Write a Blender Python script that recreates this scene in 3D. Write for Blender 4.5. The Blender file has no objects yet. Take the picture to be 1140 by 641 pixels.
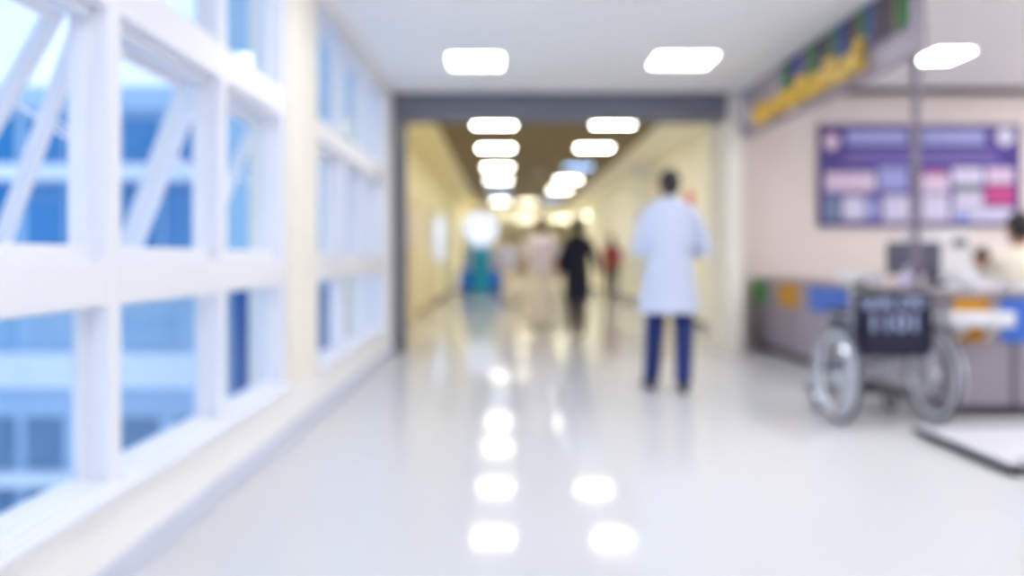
import bpy, bmesh, math, random
from mathutils import Vector, Matrix, Euler
random.seed(7)
SC = bpy.context.scene
COL = SC.collection
PI = math.pi

# ------------------------------------------------------------------ materials
def lin(c):
    out = []
    for v in c[:3]:
        v = v / 255.0
        out.append(v / 12.92 if v <= 0.04045 else ((v + 0.055) / 1.055) ** 2.4)
    return (out[0], out[1], out[2], 1.0)

MATS = {}
def mat(name, rgb, rough=0.6, metal=0.0, spec=0.5, noise=0.0, nscale=8.0, coat=0.0, emit=None, estr=0.0, alpha=None):
    if name in MATS:
        return MATS[name]
    m = bpy.data.materials.new(name)
    m.use_nodes = True
    nt = m.node_tree
    b = nt.nodes['Principled BSDF']
    b.inputs['Base Color'].default_value = lin(rgb)
    b.inputs['Roughness'].default_value = rough
    b.inputs['Metallic'].default_value = metal
    b.inputs['Specular IOR Level'].default_value = spec
    b.inputs['Coat Weight'].default_value = coat
    if noise > 0:
        tc = nt.nodes.new('ShaderNodeTexCoord')
        n = nt.nodes.new('ShaderNodeTexNoise')
        n.inputs['Scale'].default_value = nscale
        n.inputs['Detail'].default_value = 3
        mx = nt.nodes.new('ShaderNodeMix')
        mx.data_type = 'RGBA'
        c = lin(rgb)
        mx.inputs[6].default_value = tuple(max(0, v * (1 - noise)) for v in c[:3]) + (1,)
        mx.inputs[7].default_value = tuple(min(1, v * (1 + noise)) for v in c[:3]) + (1,)
        nt.links.new(tc.outputs['Object'], n.inputs['Vector'])
        nt.links.new(n.outputs['Fac'], mx.inputs[0])
        nt.links.new(mx.outputs[2], b.inputs['Base Color'])
    if emit:
        b.inputs['Emission Color'].default_value = lin(emit)
        b.inputs['Emission Strength'].default_value = estr
    MATS[name] = m
    return m

def glass_mat(name, tint=(0.96, 0.98, 1.0)):
    m = bpy.data.materials.new(name)
    m.use_nodes = True
    nt = m.node_tree
    nt.nodes.clear()
    out = nt.nodes.new('ShaderNodeOutputMaterial')
    mix = nt.nodes.new('ShaderNodeMixShader')
    tr = nt.nodes.new('ShaderNodeBsdfTransparent')
    gl = nt.nodes.new('ShaderNodeBsdfGlossy')
    lw = nt.nodes.new('ShaderNodeLayerWeight')
    pw = nt.nodes.new('ShaderNodeMath'); pw.operation = 'POWER'; pw.inputs[1].default_value = 5.0
    fr = nt.nodes.new('ShaderNodeMath'); fr.operation = 'MULTIPLY_ADD'; fr.inputs[1].default_value = 0.38; fr.inputs[2].default_value = 0.025
    nt.links.new(lw.outputs['Facing'], pw.inputs[0]); nt.links.new(pw.outputs[0], fr.inputs[0])
    tr.inputs['Color'].default_value = tint + (1,)
    gl.inputs['Roughness'].default_value = 0.0
    nt.links.new(fr.outputs[0], mix.inputs[0])
    nt.links.new(tr.outputs[0], mix.inputs[1])
    nt.links.new(gl.outputs[0], mix.inputs[2])
    nt.links.new(mix.outputs[0], out.inputs[0])
    return m

def floor_mat():
    m = bpy.data.materials.new('polished_floor_tile')
    m.use_nodes = True
    nt = m.node_tree
    b = nt.nodes['Principled BSDF']
    tc = nt.nodes.new('ShaderNodeTexCoord')
    br = nt.nodes.new('ShaderNodeTexBrick')
    br.offset = 0.0
    br.inputs['Scale'].default_value = 1.0
    br.inputs['Brick Width'].default_value = 0.6
    br.inputs['Row Height'].default_value = 0.6
    br.inputs['Mortar Size'].default_value = 0.002
    br.inputs['Mortar Smooth'].default_value = 0.2
    br.inputs['Color1'].default_value = lin((205, 206, 209))
    br.inputs['Color2'].default_value = lin((204, 205, 208))
    br.inputs['Mortar'].default_value = lin((205, 205, 208))
    nt.links.new(tc.outputs['Object'], br.inputs['Vector'])
    nt.links.new(br.outputs['Color'], b.inputs['Base Color'])
    b.inputs['Roughness'].default_value = 0.075
    b.inputs['Specular IOR Level'].default_value = 0.07
    return m

M_white = mat('white_paint_frame', (230, 232, 240), 0.35)
M_wall = mat('cream_wall_paint', (240, 239, 238), 0.7, noise=0.02)
M_pillar = mat('warm_cream_paint', (236, 232, 222), 0.7, noise=0.02)
M_ceil = mat('white_ceiling_paint', (250, 251, 252), 0.85)
M_skirt = mat('grey_blue_skirting', (204, 210, 226), 0.5)
M_beam = mat('slate_grey_paint', (112, 115, 128), 0.55)
M_ywall = mat('yellow_cream_wall', (244, 234, 190), 0.6, noise=0.03)
M_cwall = mat('pale_cream_wall', (244, 241, 224), 0.6, noise=0.03)
M_brown = mat('olive_brown_ceiling', (118, 100, 64), 0.7)
M_pink = mat('pinkish_beige_wall', (226, 217, 213), 0.7, noise=0.02)
M_grey = mat('grey_laminate', (156, 148, 160), 0.45)
M_seam = mat('dark_grey_reveal', (80, 76, 88), 0.5)
M_counter = mat('counter_top_laminate', (150, 140, 144), 0.35)
M_green = mat('green_panel', (66, 148, 70), 0.5)
M_orange = mat('orange_panel', (196, 140, 28), 0.5)
M_blue = mat('blue_panel', (62, 110, 205), 0.5)
M_navyp = mat('navy_panel', (42, 46, 92), 0.5)
M_brownp = mat('brown_panel', (118, 88, 62), 0.5)
M_steel = mat('brushed_steel', (150, 148, 156), 0.3, metal=0.9)
M_chrome = mat('chrome_metal', (215, 220, 230), 0.18, metal=1.0)
M_silver = mat('silver_rim_paint', (226, 230, 240), 0.3, metal=0.3)
M_rubber = mat('grey_rubber', (95, 98, 108), 0.6)
M_black = mat('black_plastic', (30, 30, 36), 0.45)
M_navyf = mat('navy_vinyl', (26, 30, 56), 0.5)
M_printing = mat('pale_blue_print', (158, 168, 204), 0.6)
M_wplastic = mat('white_plastic', (232, 233, 238), 0.35)
M_screen = mat('dark_grey_screen', (92, 92, 112), 0.4)
M_yellow = mat('yellow_sign_letters', (228, 188, 70), 0.45)
M_glass = glass_mat('window_glass')
M_lamp = mat('lamp_diffuser_warm', (255, 255, 255), 0.5, emit=(255, 251, 240), estr=25.0)
M_lampn = mat('lamp_diffuser_neutral', (255, 255, 255), 0.5, emit=(255, 252, 248), estr=15.5)
M_lampr = mat('lamp_diffuser_reception', (255, 255, 255), 0.5, emit=(255, 251, 248), estr=25.0)
M_lampf = mat('lamp_diffuser_cream', (200, 195, 180), 0.5, emit=(255, 244, 218), estr=8.0)
M_lampc = mat('lamp_diffuser_cool', (255, 255, 255), 0.5, emit=(150, 196, 255), estr=4.5)
M_skin = mat('skin_tone', (176, 128, 102), 0.5)
M_skinl = mat('light_skin_tone', (206, 160, 134), 0.5)
M_hair = mat('black_hair', (28, 24, 26), 0.5, noise=0.2, nscale=60)
M_hairb = mat('brown_hair', (118, 82, 56), 0.5, noise=0.2, nscale=60)
M_eye = mat('dark_eye', (30, 22, 20), 0.2)

# ------------------------------------------------------------------ mesh helpers
class MB:
    def __init__(self):
        self.bm = bmesh.new()
        self.mats = []
        self.lay = self.bm.faces.layers.int.new('done')
    def mi(self, m):
        if m not in self.mats:
            self.mats.append(m)
        return self.mats.index(m)
    def _mark(self, n0, m):
        i = self.mi(m)
        for f in self.bm.faces:
            if f[self.lay] == 0:
                f[self.lay] = 1
                f.material_index = i
    def box(self, x0, x1, y0, y1, z0, z1, m, bev=0.0, rot=None, about=None):
        n0 = len(self.bm.faces)
        r = bmesh.ops.create_cube(self.bm, size=1.0)
        vs = r['verts']
        for v in vs:
            v.co = Vector(((x0 + x1) / 2 + v.co.x * (x1 - x0), (y0 + y1) / 2 + v.co.y * (y1 - y0), (z0 + z1) / 2 + v.co.z * (z1 - z0)))
        if bev > 0:
            es = list({e for v in vs for e in v.link_edges})
            rb = bmesh.ops.bevel(self.bm, geom=es, offset=bev, segments=2, affect='EDGES', profile=0.6)
            vs = list({v for f in rb['faces'] for v in f.verts} | {v for v in vs if v.is_valid})
        if rot is not None:
            c = Vector(about) if about else Vector(((x0 + x1) / 2, (y0 + y1) / 2, (z0 + z1) / 2))
            R = Euler(rot).to_matrix()
            for v in vs:
                v.co = c + R @ (v.co - c)
        self._mark(n0, m)
        return self
    def cyl(self, p0, p1, r0, m, r1=None, seg=16):
        n0 = len(self.bm.faces)
        p0 = Vector(p0); p1 = Vector(p1)
        r1 = r0 if r1 is None else r1
        d = p1 - p0
        L = d.length
        if L < 1e-6:
            return self
        q = d.to_track_quat('Z', 'Y').to_matrix().to_4x4()
        mt = Matrix.Translation((p0 + p1) / 2) @ q
        bmesh.ops.create_cone(self.bm, cap_ends=True, segments=seg, radius1=r0, radius2=r1, depth=L, matrix=mt)
        self._mark(n0, m)
        return self
    def tube(self, pts, r, m, seg=10):
        """a smooth swept round tube along a point list"""
        n0 = len(self.bm.faces)
        pts = [Vector(p) for p in pts]
        rings = []
        up = Vector((0, 0, 1))
        prev = None
        for i, p in enumerate(pts):
            a = pts[max(0, i - 1)]; b = pts[min(len(pts) - 1, i + 1)]
            t = (b - a).normalized()
            if prev is None:
                u = t.cross(up)
                if u.length < 0.05:
                    u = t.cross(Vector((1, 0, 0)))
                u.normalize()
            else:
                u = (prev - t * prev.dot(t)).normalized()
            prev = u
            w = t.cross(u)
            rings.append([self.bm.verts.new(p + u * math.cos(k / seg * 2 * PI) * r + w * math.sin(k / seg * 2 * PI) * r) for k in range(seg)])
        for i in range(len(rings) - 1):
            for k in range(seg):
                self.bm.faces.new((rings[i][k], rings[i][(k + 1) % seg], rings[i + 1][(k + 1) % seg], rings[i + 1][k]))
        self.bm.faces.new(rings[0][::-1]); self.bm.faces.new(rings[-1])
        self._mark(n0, m)
        return self
    def torus(self, c, R, r, m, axis='X', seg=48, sub=10, a0=0, a1=2 * PI):
        n0 = len(self.bm.faces)
        c = Vector(c)
        closed = abs(a1 - a0 - 2 * PI) < 1e-6
        rings = []
        n = seg if closed else seg + 1
        for i in range(n):
            a = a0 + (a1 - a0) * i / seg
            if axis == 'X':
                u = Vector((0, math.cos(a), math.sin(a))); w = Vector((1, 0, 0))
            elif axis == 'Y':
                u = Vector((math.cos(a), 0, math.sin(a))); w = Vector((0, 1, 0))
            else:
                u = Vector((math.cos(a), math.sin(a), 0)); w = Vector((0, 0, 1))
            rings.append([self.bm.verts.new(c + u * (R + r * math.cos(b / sub * 2 * PI)) + w * r * math.sin(b / sub * 2 * PI)) for b in range(sub)])
        for i in range(seg if closed else seg):
            j = (i + 1) % n if closed else i + 1
            for k in range(sub):
                self.bm.faces.new((rings[i][k], rings[j][k], rings[j][(k + 1) % sub], rings[i][(k + 1) % sub]))
        if not closed:
            self.bm.faces.new(rings[0]); self.bm.faces.new(rings[-1][::-1])
        self._mark(n0, m)
        return self
    def ball(self, c, r, m, seg=20):
        n0 = len(self.bm.faces)
        rr = r if isinstance(r, (tuple, list)) else (r, r, r)
        bmesh.ops.create_uvsphere(self.bm, u_segments=seg, v_segments=seg // 2, radius=1.0,
                                  matrix=Matrix.Translation(Vector(c)) @ Matrix.Diagonal((rr[0], rr[1], rr[2], 1)))
        self._mark(n0, m)
        return self
    def lathe(self, c, prof, m, seg=28, axis='Z'):
        n0 = len(self.bm.faces)
        c = Vector(c)
        rings = []
        for (r, h) in prof:
            ring = []
            for k in range(seg):
                a = k / seg * 2 * PI
                p = Vector((r * math.cos(a), r * math.sin(a), h))
                if axis == 'Y':
                    p = Vector((p.x, p.z, p.y))
                if axis == 'X':
                    p = Vector((p.z, p.x, p.y))
                ring.append(self.bm.verts.new(c + p))
            rings.append(ring)
        for i in range(len(rings) - 1):
            for k in range(seg):
                self.bm.faces.new((rings[i][k], rings[i][(k + 1) % seg], rings[i + 1][(k + 1) % seg], rings[i + 1][k]))
        self.bm.faces.new(rings[0][::-1]); self.bm.faces.new(rings[-1])
        self._mark(n0, m)
        return self
    def prism(self, pts, axis, a0, a1, m):
        """polygon pts (2D) extruded along axis"""
        n0 = len(self.bm.faces)
        def P(u, v, w):
            return {'X': (w, u, v), 'Y': (u, w, v), 'Z': (u, v, w)}[axis]
        lo = [self.bm.verts.new(P(u, v, a0)) for u, v in pts]
        hi = [self.bm.verts.new(P(u, v, a1)) for u, v in pts]
        n = len(pts)
        self.bm.faces.new(lo[::-1]); self.bm.faces.new(hi)
        for i in range(n):
            self.bm.faces.new((lo[i], lo[(i + 1) % n], hi[(i + 1) % n], hi[i]))
        self._mark(n0, m)
        return self
    def build(self, name, parent=None, smooth=False):
        bmesh.ops.recalc_face_normals(self.bm, faces=self.bm.faces[:])
        me = bpy.data.meshes.new(name)
        if smooth:
            for f in self.bm.faces:
                f.smooth = True
        self.bm.faces.layers.int.remove(self.lay)
        self.bm.to_mesh(me)
        self.bm.free()
        for m in self.mats:
            me.materials.append(m)
        o = bpy.data.objects.new(name, me)
        COL.objects.link(o)
        if smooth and me.polygons:
            try:
                me.set_sharp_from_angle(angle=math.radians(40))
            except Exception:
                pass
        if parent is not None:
            o.parent = parent
        return o

def tag(o, label, cat, group=None):
    o['label'] = label
    o['category'] = cat
    if group:
        o['group'] = group
    return o

def thing(name, label, cat, loc=(0, 0, 0), rz=0.0, group=None):
    o = bpy.data.objects.new(name, None)
    COL.objects.link(o)
    o.location = loc
    o.rotation_euler = (0, 0, rz)
    o.empty_display_size = 0.1
    tag(o, label, cat, group)
    return o

def struct_empty(name, loc=(0, 0, 0)):
    o = bpy.data.objects.new(name, None)
    COL.objects.link(o)
    o.location = loc
    o['kind'] = 'structure'
    return o

def struct(o):
    o['kind'] = 'structure'
    return o

def copy_tree(o, parent=None):
    c = o.copy()
    COL.objects.link(c)
    c.parent = parent
    for ch in list(o.children):
        copy_tree(ch, c)
    return c

def text_mesh(name, s, size, extrude, m, matrix, parent=None, align='LEFT', sx=1.0, offset=0.0):
    cu = bpy.data.curves.new(name, 'FONT')
    cu.body = s
    cu.size = size
    cu.extrude = extrude
    cu.offset = offset
    cu.align_x = align
    tmp = bpy.data.objects.new(name + '_curve', cu)
    COL.objects.link(tmp)
    bpy.context.view_layer.update()
    dg = bpy.context.evaluated_depsgraph_get()
    me = bpy.data.meshes.new_from_object(tmp.evaluated_get(dg))
    bpy.data.objects.remove(tmp)
    me.transform(Matrix.Diagonal((sx, 1, 1, 1)))
    me.transform(matrix)
    me.materials.clear()
    me.materials.append(m)
    o = bpy.data.objects.new(name, me)
    COL.objects.link(o)
    if parent is not None:
        o.parent = parent
    return o

def basis(origin, xdir, ydir):
    x = Vector(xdir).normalized(); y = Vector(ydir).normalized(); z = x.cross(y)
    m = Matrix.Identity(4)
    for i in range(3):
        m[i][0] = x[i]; m[i][1] = y[i]; m[i][2] = z[i]; m[i][3] = origin[i]
    return m

# ------------------------------------------------------------------ ROOM SHELL
XL, XR = -1.25, 2.63          # window wall face, bulkhead face
HC = 2.90                     # front hall ceiling
YB = 9.0                      # slate grey portal
M_floor = floor_mat()
b = MB(); b.box(-1.5, 8.2, -4.2, 9.15, -0.15, 0, M_floor); b.box(-1.75, 8.2, 9.15, 29.0, -0.15, 0, M_floor); b.box(-3.4, 8.2, 29.0, 50, -0.15, 0, M_floor); struct(b.build('floor'))
b = MB(); b.box(-1.5, XR, -4.2, YB, HC, HC + 0.12, M_ceil); struct(b.build('ceiling'))
b = MB(); b.box(XR + 0.1, 8.2, -4.2, 9.9, 3.1, 3.22, M_ceil); struct(b.build('ceiling_reception'))
# left window wall: sill wall, head, piers
b = MB()
b.box(-1.5, XL, -4.2, YB, 0, 0.30, M_wall)
b.box(-1.5, XL, -4.2, YB, 2.83, HC, M_wall)
b.box(-1.5, XL, -4.2, -1.45, 0.30, 2.83, M_wall)
b.box(-1.5, XL, 4.74, 5.42, 0.30, 2.83, M_pillar)
b.box(-1.5, XL, 8.62, YB, 0.30, 2.83, M_wall)
struct(b.build('wall_left'))
b = MB(); b.box(XL, XL + 0.018, -4.2, YB, 0, 0.10, M_skirt, 0.003); struct(b.build('baseboard_left'))
b = MB(); b.box(-1.5, 8.2, -4.35, -4.2, 0, 3.2, M_wall); struct(b.build('wall_rear'))
b = MB(); b.box(8.05, 8.2, -4.2, 9.9, 0, 3.1, M_pink); struct(b.build('wall_right'))
# bulkhead and fascia step
b = MB()
b.box(XR, XR + 0.1, 5.24, YB, 2.39, 3.22, M_grey)
b.box(XR, XR + 0.1, -4.2, 5.24, HC, 3.22, M_ceil)
struct(b.build('trim_bulkhead'))
# portal
b = MB()
b.box(-1.5, 2.48, YB, YB + 0.3, 2.60, 3.2, M_beam)
b.box(XL, -1.12, YB, YB + 0.3, 0, 2.60, M_beam)
struct(b.build('trim_portal'))
b = MB(); b.box(2.48, 2.65, YB, 9.9, 0, 3.22, M_pillar); struct(b.build('wall_pillar'))
b = MB()
b.box(2.65, 8.2, 9.75, 9.9, 0, 3.1, M_pink)
struct(b.build('wall_reception'))
b = MB(); b.box(2.65, 8.05, 9.70, 9.75, 3.03, 3.1, M_seam); struct(b.build('trim_cornice'))

# corridor beyond
b = MB(); b.box(-0.98, 2.23, YB + 0.3, 29, 3.0, 3.1, M_brown); struct(b.build('ceiling_corridor'))
b = MB()
b.box(-1.75, -0.98, YB + 0.3, 29, 2.96, 3.1, M_ywall)
b.box(2.23, 3.15, YB + 0.9, 29, 2.96, 3.1, M_cwall)
b.box(2.23, 2.48, YB + 0.3, YB + 0.9, 2.96, 3.1, M_cwall)
struct(b.build('ceiling_side_strips'))
b = MB()
b.box(-1.75, -1.6, YB + 0.3, 29, 0, 2.96, M_ywall)
b.box(-1.75, XL, YB, YB + 0.3, 0, 2.6, M_ywall)
struct(b.build('wall_corridor_left'))
b = MB(); b.box(3.0, 3.15, 9.9, 29, 0, 2.96, M_cwall); struct(b.build('wall_corridor_right'))
b = MB(); b.box(-1.6, -1.585, YB + 0.3, 29, 0, 0.1, M_brownp, 0.003); struct(b.build('baseboard_corridor_left'))
b = MB(); b.box(2.985, 3.0, 9.9, 29, 0, 0.1, M_beam, 0.003); struct(b.build('baseboard_corridor_right'))
# far hall
b = MB(); b.box(-3.3, 5.2, 29, 29.3, 2.66, 3.1, M_cwall)
b.box(-3.3, -1.6, 29, 29.3, 0, 2.66, M_cwall); b.box(3.0, 5.2, 29, 29.3, 0, 2.66, M_cwall)
struct(b.build('wall_far_portal'))
b = MB(); b.box(-3.3, 5.2, 29.3, 50, 2.95, 3.1, M_cwall); struct(b.build('ceiling_far_hall'))
b = MB(); b.box(-3.4, -3.25, 29.3, 50, 0, 2.95, M_cwall); struct(b.build('wall_far_left'))
b = MB(); b.box(5.05, 5.2, 29.3, 50, 0, 2.95, M_cwall); struct(b.build('wall_far_right'))
b = MB(); b.box(-3.4, 5.2, 49.8, 50, 0, 2.95, M_cwall); struct(b.build('wall_far_end'))

# ------------------------------------------------------------------ WINDOWS
GX = -1.37
MUL = 0.09
def bay(n, y0, y1, tilt):
    """y0..y1 = clear opening; frame members round it; mullion at y1 side is its own"""
    w = struct_empty('window_%d' % n, (GX, (y0 + y1) / 2, 0.38))
    ox, oy, oz = w.location
    def loc(mb_obj):
        mb_obj.location = (-ox, -oy, -oz)
    f = MB()
    xi, xo = -1.28, -1.40
    f.box(xo, xi, y1, y1 + MUL, 0.30, 2.83, M_white, 0.006)
    if n == 1:
        f.box(xo, xi, y0 - MUL, y0, 0.30, 2.83, M_white, 0.006)
    f.box(xo, xi + 0.01, y0, y1, 0.30, 0.34, M_white, 0.005)
    f.box(xo, xi, y0, y1, 0.905, 1.05, M_white, 0.006)
    f.box(xo, xi, y0, y1, 1.87, 2.03, M_white, 0.006)
    f.box(xo, xi, y0, y1, 2.78, 2.83, M_white, 0.006)
    # thin glazing beads round each fixed light
    for (z0, z1) in ((0.34, 0.905), (2.03, 2.78)):
        for (a, c, d, e) in ((y0, y0 + 0.025, z0, z1), (y1 - 0.025, y1, z0, z1), (y0 + 0.025, y1 - 0.025, z0, z0 + 0.012), (y0 + 0.025, y1 - 0.025, z1 - 0.012, z1)):
            f.box(GX - 0.012, GX + 0.02, a, c, d, e, M_white)
    loc(f.build('window_frame', w))
    for (z0, z1) in ((0.352, 0.893), (2.042, 2.768)):
        g = MB(); g.box(GX - 0.003, GX + 0.003, y0 + 0.025, y1 - 0.025, z0, z1, M_glass)
        loc(g.build('pane', w))
    # rebate the sash closes against
    f = MB()
    f.box(GX - 0.03, GX + 0.035, y0, y1, 1.05, 1.10, M_white, 0.003); f.box(GX - 0.03, GX + 0.035, y0, y1, 1.835, 1.87, M_white, 0.003)
    f.box(GX - 0.03, GX + 0.035, y0, y0 + 0.02, 1.10, 1.835, M_white, 0.003); f.box(GX - 0.03, GX + 0.035, y1 - 0.02, y1, 1.10, 1.835, M_white, 0.003)
    loc(f.build('rebate_frame', w))
    # awning sash, hinged along its top, bottom pushed outwards
    zt, zb = 1.865, (0.985 if tilt else 1.055)
    s = MB()
    sw = 0.055
    e = 0.006
    sx_ = GX - 0.055
    xs0, xs1 = sx_ - 0.022, sx_ + 0.022
    s.box(xs0, xs1, y0 + e, y0 + sw, zb, zt, M_white, 0.004)
    s.box(xs0, xs1, y1 - sw, y1 - e, zb, zt, M_white, 0.004)
    s.box(xs0, xs1, y0 + sw, y1 - sw, zt - sw, zt, M_white, 0.004)
    s.box(xs0, xs1, y0 + sw, y1 - sw, zb, zb + sw, M_white, 0.004)
    so = s.build('sash', w)
    g = MB(); g.box(sx_ - 0.003, sx_ + 0.003, y0 + sw, y1 - sw, zb + sw, zt - sw, M_glass)
    go = g.build('sash_glass', so)
    h = MB(); h.box(sx_ + 0.022, sx_ + 0.04, (y0 + y1) / 2 - 0.06, (y0 + y1) / 2 + 0.06, zb + 0.015, zb + 0.035, M_steel, 0.004)
    h.build('sash_handle', so)
    t = math.radians(tilt or 0)
    c = Vector((sx_, 0, zt))
    R = Matrix.Translation(c) @ Matrix.Rotation(t, 4, 'Y') @ Matrix.Translation(-c)
    so.matrix_local = Matrix.Translation((-ox, -oy, -oz)) @ R
    if tilt:
        d = MB()
        for yy in (y0 + 0.012, y1 - 0.012):
            L = 0.34
            d.tube([(GX - 0.035, yy, zt - 0.42), (sx_ - math.sin(t) * L, yy, zt - math.cos(t) * L)], 0.007, M_white)
        loc(d.build('stay_arm', w))
    return w
ys = [(-1.36, -0.43), (-0.34, 0.59), (0.68, 1.57), (1.67, 2.61), (2.70, 3.64), (3.73, 4.65)]
tl = [0, 20, 26, 29, 20, 21]
for i, (a, c) in enumerate(ys):
    bay(i + 1, a, c, tl[i])
for i, (a, c) in enumerate([(5.51, 6.42), (6.51, 7.44), (7.53, 8.53)]):
    o = bay(7 + i, a, c, 0)
# left outer jambs of the two window bands
b = MB(); b.box(-1.40, -1.27, 5.42, 5.51, 0.30, 2.83, M_white, 0.005); struct(b.build('trim_window_jamb'))
b = MB(); b.box(-1.40, -1.22, -1.45, 4.74, 0.295, 0.32, M_white, 0.004)
b.box(-1.40, -1.22, 5.42, 8.62, 0.295, 0.32, M_white, 0.004); struct(b.build('trim_window_sill'))

# ------------------------------------------------------------------ OUTSIDE
M_bA = mat('pale_blue_facade', (176, 206, 232), 0.7, noise=0.05, nscale=0.6)
M_bB = mat('blue_glass_facade', (8, 126, 188), 0.35, noise=0.25, nscale=0.35)
M_bW = mat('white_concrete_band', (236, 243, 252), 0.7)
M_bL = mat('lavender_facade', (180, 196, 232), 0.7)
M_bD = mat('teal_glazing', (88, 132, 168), 0.3)
M_tw = mat('blue_grey_tower', (150, 186, 214), 0.7, noise=0.06, nscale=0.5)
M_tw2 = mat('deep_blue_glazing', (8, 82, 150), 0.3)
o = thing('hospital_building', 'pale blue building with white floor bands seen across the yard through the tall windows', 'building', (-12, 22, -7))
def pb(name, mb, parent, smooth=False):
    ob = mb.build(name, parent, smooth)
    ob.location = -Vector(parent.location)
    return ob
b = MB()
b.box(-24, -6.7, 22.2, 34, -7, 5.4, M_bA)
pb('facade_wall', b, o)
b = MB(); b.box(-24.3, -6.6, 21.8, 34.2, 5.1, 5.7, M_bA); pb('roof_edge', b, o)
b = MB(); b.box(-24.1, -6.65, 21.7, 22.2, 3.15, 3.6, M_bW); b.box(-24.1, -6.65, 21.7, 22.2, -2.45, -1.5, M_bW); b.box(-24.1, -6.65, 21.7, 22.2, -5.1, -4.75, M_bW)
pb('floor_band', b, o)
for (z0, z1, m) in ((3.62, 4.9, M_bB), (0.9, 3.1, M_bB), (-1.45, 0.2, M_tw), (-4.7, -3.3, M_bD), (-7, -5.15, M_bD)):
    x = -23.6
    while x < -9.0:
        w_ = MB(); w_.box(x, x + 2.3, 22.12, 22.19, z0, z1, m)
        w_.box(x + 1.1, x + 1.16 + (0.3 if z0 < -3 else 0), 22.08, 22.12, z0, z1, M_bA)
        pb('window_strip', w_, o)
        x += 2.62
o = thing('hospital_tower', 'tall blue grey tower block standing beside the lower banded building', 'building', (-4.4, 18, -7))
b = MB(); b.box(-6.25, -2.6, 18, 26, -7, 12, M_tw); pb('tower_wall', b, o)
for (z0, z1) in ((-3, 0.45), (5.2, 7.2), (8.4, 10.4)):
    b = MB(); b.box(-6.05, -2.9, 17.9, 17.99, z0, z1, M_tw2 if z0 < 0 else M_tw)
    for k in range(4):
        b.box(-5.3 + k * 0.8, -5.25 + k * 0.8, 17.85, 17.92, z0, z1, M_tw)
    pb('window_strip', b, o)
b = MB(); b.box(-45, -2.0, -15, 60, -7.3, -7.0, mat('yard_paving', (222, 226, 232), 0.8, noise=0.08, nscale=0.4)); struct(b.build('ground'))

# ------------------------------------------------------------------ CEILING LIGHTS
def light(x, y, z, sx, sy, m, label, group):
    t = thing('ceiling_light', label, 'ceiling light', (x, y, z), 0, group)
    f = MB()
    w = 0.02
    f.box(-sx / 2 - w, sx / 2 + w, -sy / 2 - w, -sy / 2, -0.012, 0.0, M_white, 0.002)
    f.box(-sx / 2 - w, sx / 2 + w, sy / 2, sy / 2 + w, -0.012, 0.0, M_white, 0.002)
    f.box(-sx / 2 - w, -sx / 2, -sy / 2, sy / 2, -0.012, 0.0, M_white, 0.002)
    f.box(sx / 2, sx / 2 + w, -sy / 2, sy / 2, -0.012, 0.0, M_white, 0.002)
    f.build('light_frame', t)
    d = MB(); d.box(-sx / 2, sx / 2, -sy / 2, sy / 2, -0.008, 0.0, m)
    d.build('diffuser', t)
    return t
G1 = 'ceiling panels over the front hall'
light(-0.27, 7.54, HC, 0.48, 0.50, M_lampn, 'square white ceiling panel just before the grey beam, on the window side', G1)
light(1.65, 7.5, HC, 0.54, 0.50, M_lampn, 'square white ceiling panel just before the grey beam, on the sign side', G1)
for yy in (4.4, 1.3, -1.8):
    for xx in (-0.27, 1.65):
        light(xx, yy, HC, 0.6, 0.6, M_lampn, 'square ceiling panel over the front hall, above the top of the picture', G1)
G3 = 'ceiling panels over the reception'
light(4.42, 8.15, 3.1, 0.36, 0.5, M_lampr, 'square white ceiling panel over the reception, seen past the steel pole', G3)
for (xx, yy) in ((4.5, 5.0), (6.4, 8.3), (6.4, 6.4), (6.4, 4.6), (4.5, 2.8), (4.5, 0.6)):  # extra panels out of view, added to raise the light level in the reception
    light(xx, yy, 3.1, 0.6, 0.6, M_lampr, 'square ceiling panel added to brighten the reception, outside the picture edge', G3)
G2 = 'ceiling panels along the brown corridor ceiling'
ordn = ['first', 'second', 'third', 'fourth', 'fifth', 'sixth']
for i, yy in enumerate([11.7, 14.25, 17.25, 20.1, 23.4, 27.6]):
    light(-0.155, yy, 3.0, 0.59, 0.42, M_lampc if i == 4 else M_lamp, '%s lit panel from the grey beam in the window-side row' % ordn[i], G2)
for i, yy in enumerate([11.64, 14.2, 17.2, 20.0, 23.0, 26.8]):
    light(1.57, yy, 3.0, 0.59, 0.42, M_lampc if i in (2, 5) else M_lamp, '%s lit panel from the grey beam in the row above the walking man' % ordn[i], G2)
light(0.78, 28.0, 3.0, 0.6, 0.8, M_lampf, 'lit panel at the end of the brown ceiling, midway between both rows', G2)
G4 = 'ceiling panels of the far hall'
light(0.95, 33.5, 2.95, 0.8, 1.2, M_lampf, 'lit panel in the middle of the far hall, just past the end soffit', G4)
light(1.0, 40.0, 2.95, 0.8, 1.2, M_lampf, 'lit panel in the middle of the far hall, deepest in', G4)
light(2.75, 39.0, 2.95, 0.8, 1.2, M_lampf, 'lit panel of the far hall above the black-coated walker', G4)
light(-0.9, 36.0, 2.95, 0.8, 1.2, M_lampf, 'lit panel of the far hall above the glowing round kiosk sign', G4)
for xx in (-2.6, 4.2):  # added lamps, kept out of sight, that brighten the far hall
    for yy in (32.0, 36.0):
      light(xx, yy, 2.95, 1.2, 1.2, M_lamp, 'lit panel added at the side to brighten the far hall, hidden behind the corridor end wall', G4)
t = thing('ceiling_speaker', 'small round grey ceiling speaker between the two rows of corridor panels', 'ceiling speaker', (0.8, 18.6, 3.0))
MB().lathe((0, 0, 0), [(0.13, 0), (0.13, -0.012), (0.11, -0.02), (0.02, -0.022)], M_steel).build('speaker_grille', t, True)
MB().torus((0, 0, -0.008), 0.13, 0.01, M_white, 'Z', 32, 8).build('rim', t, True)

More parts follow.
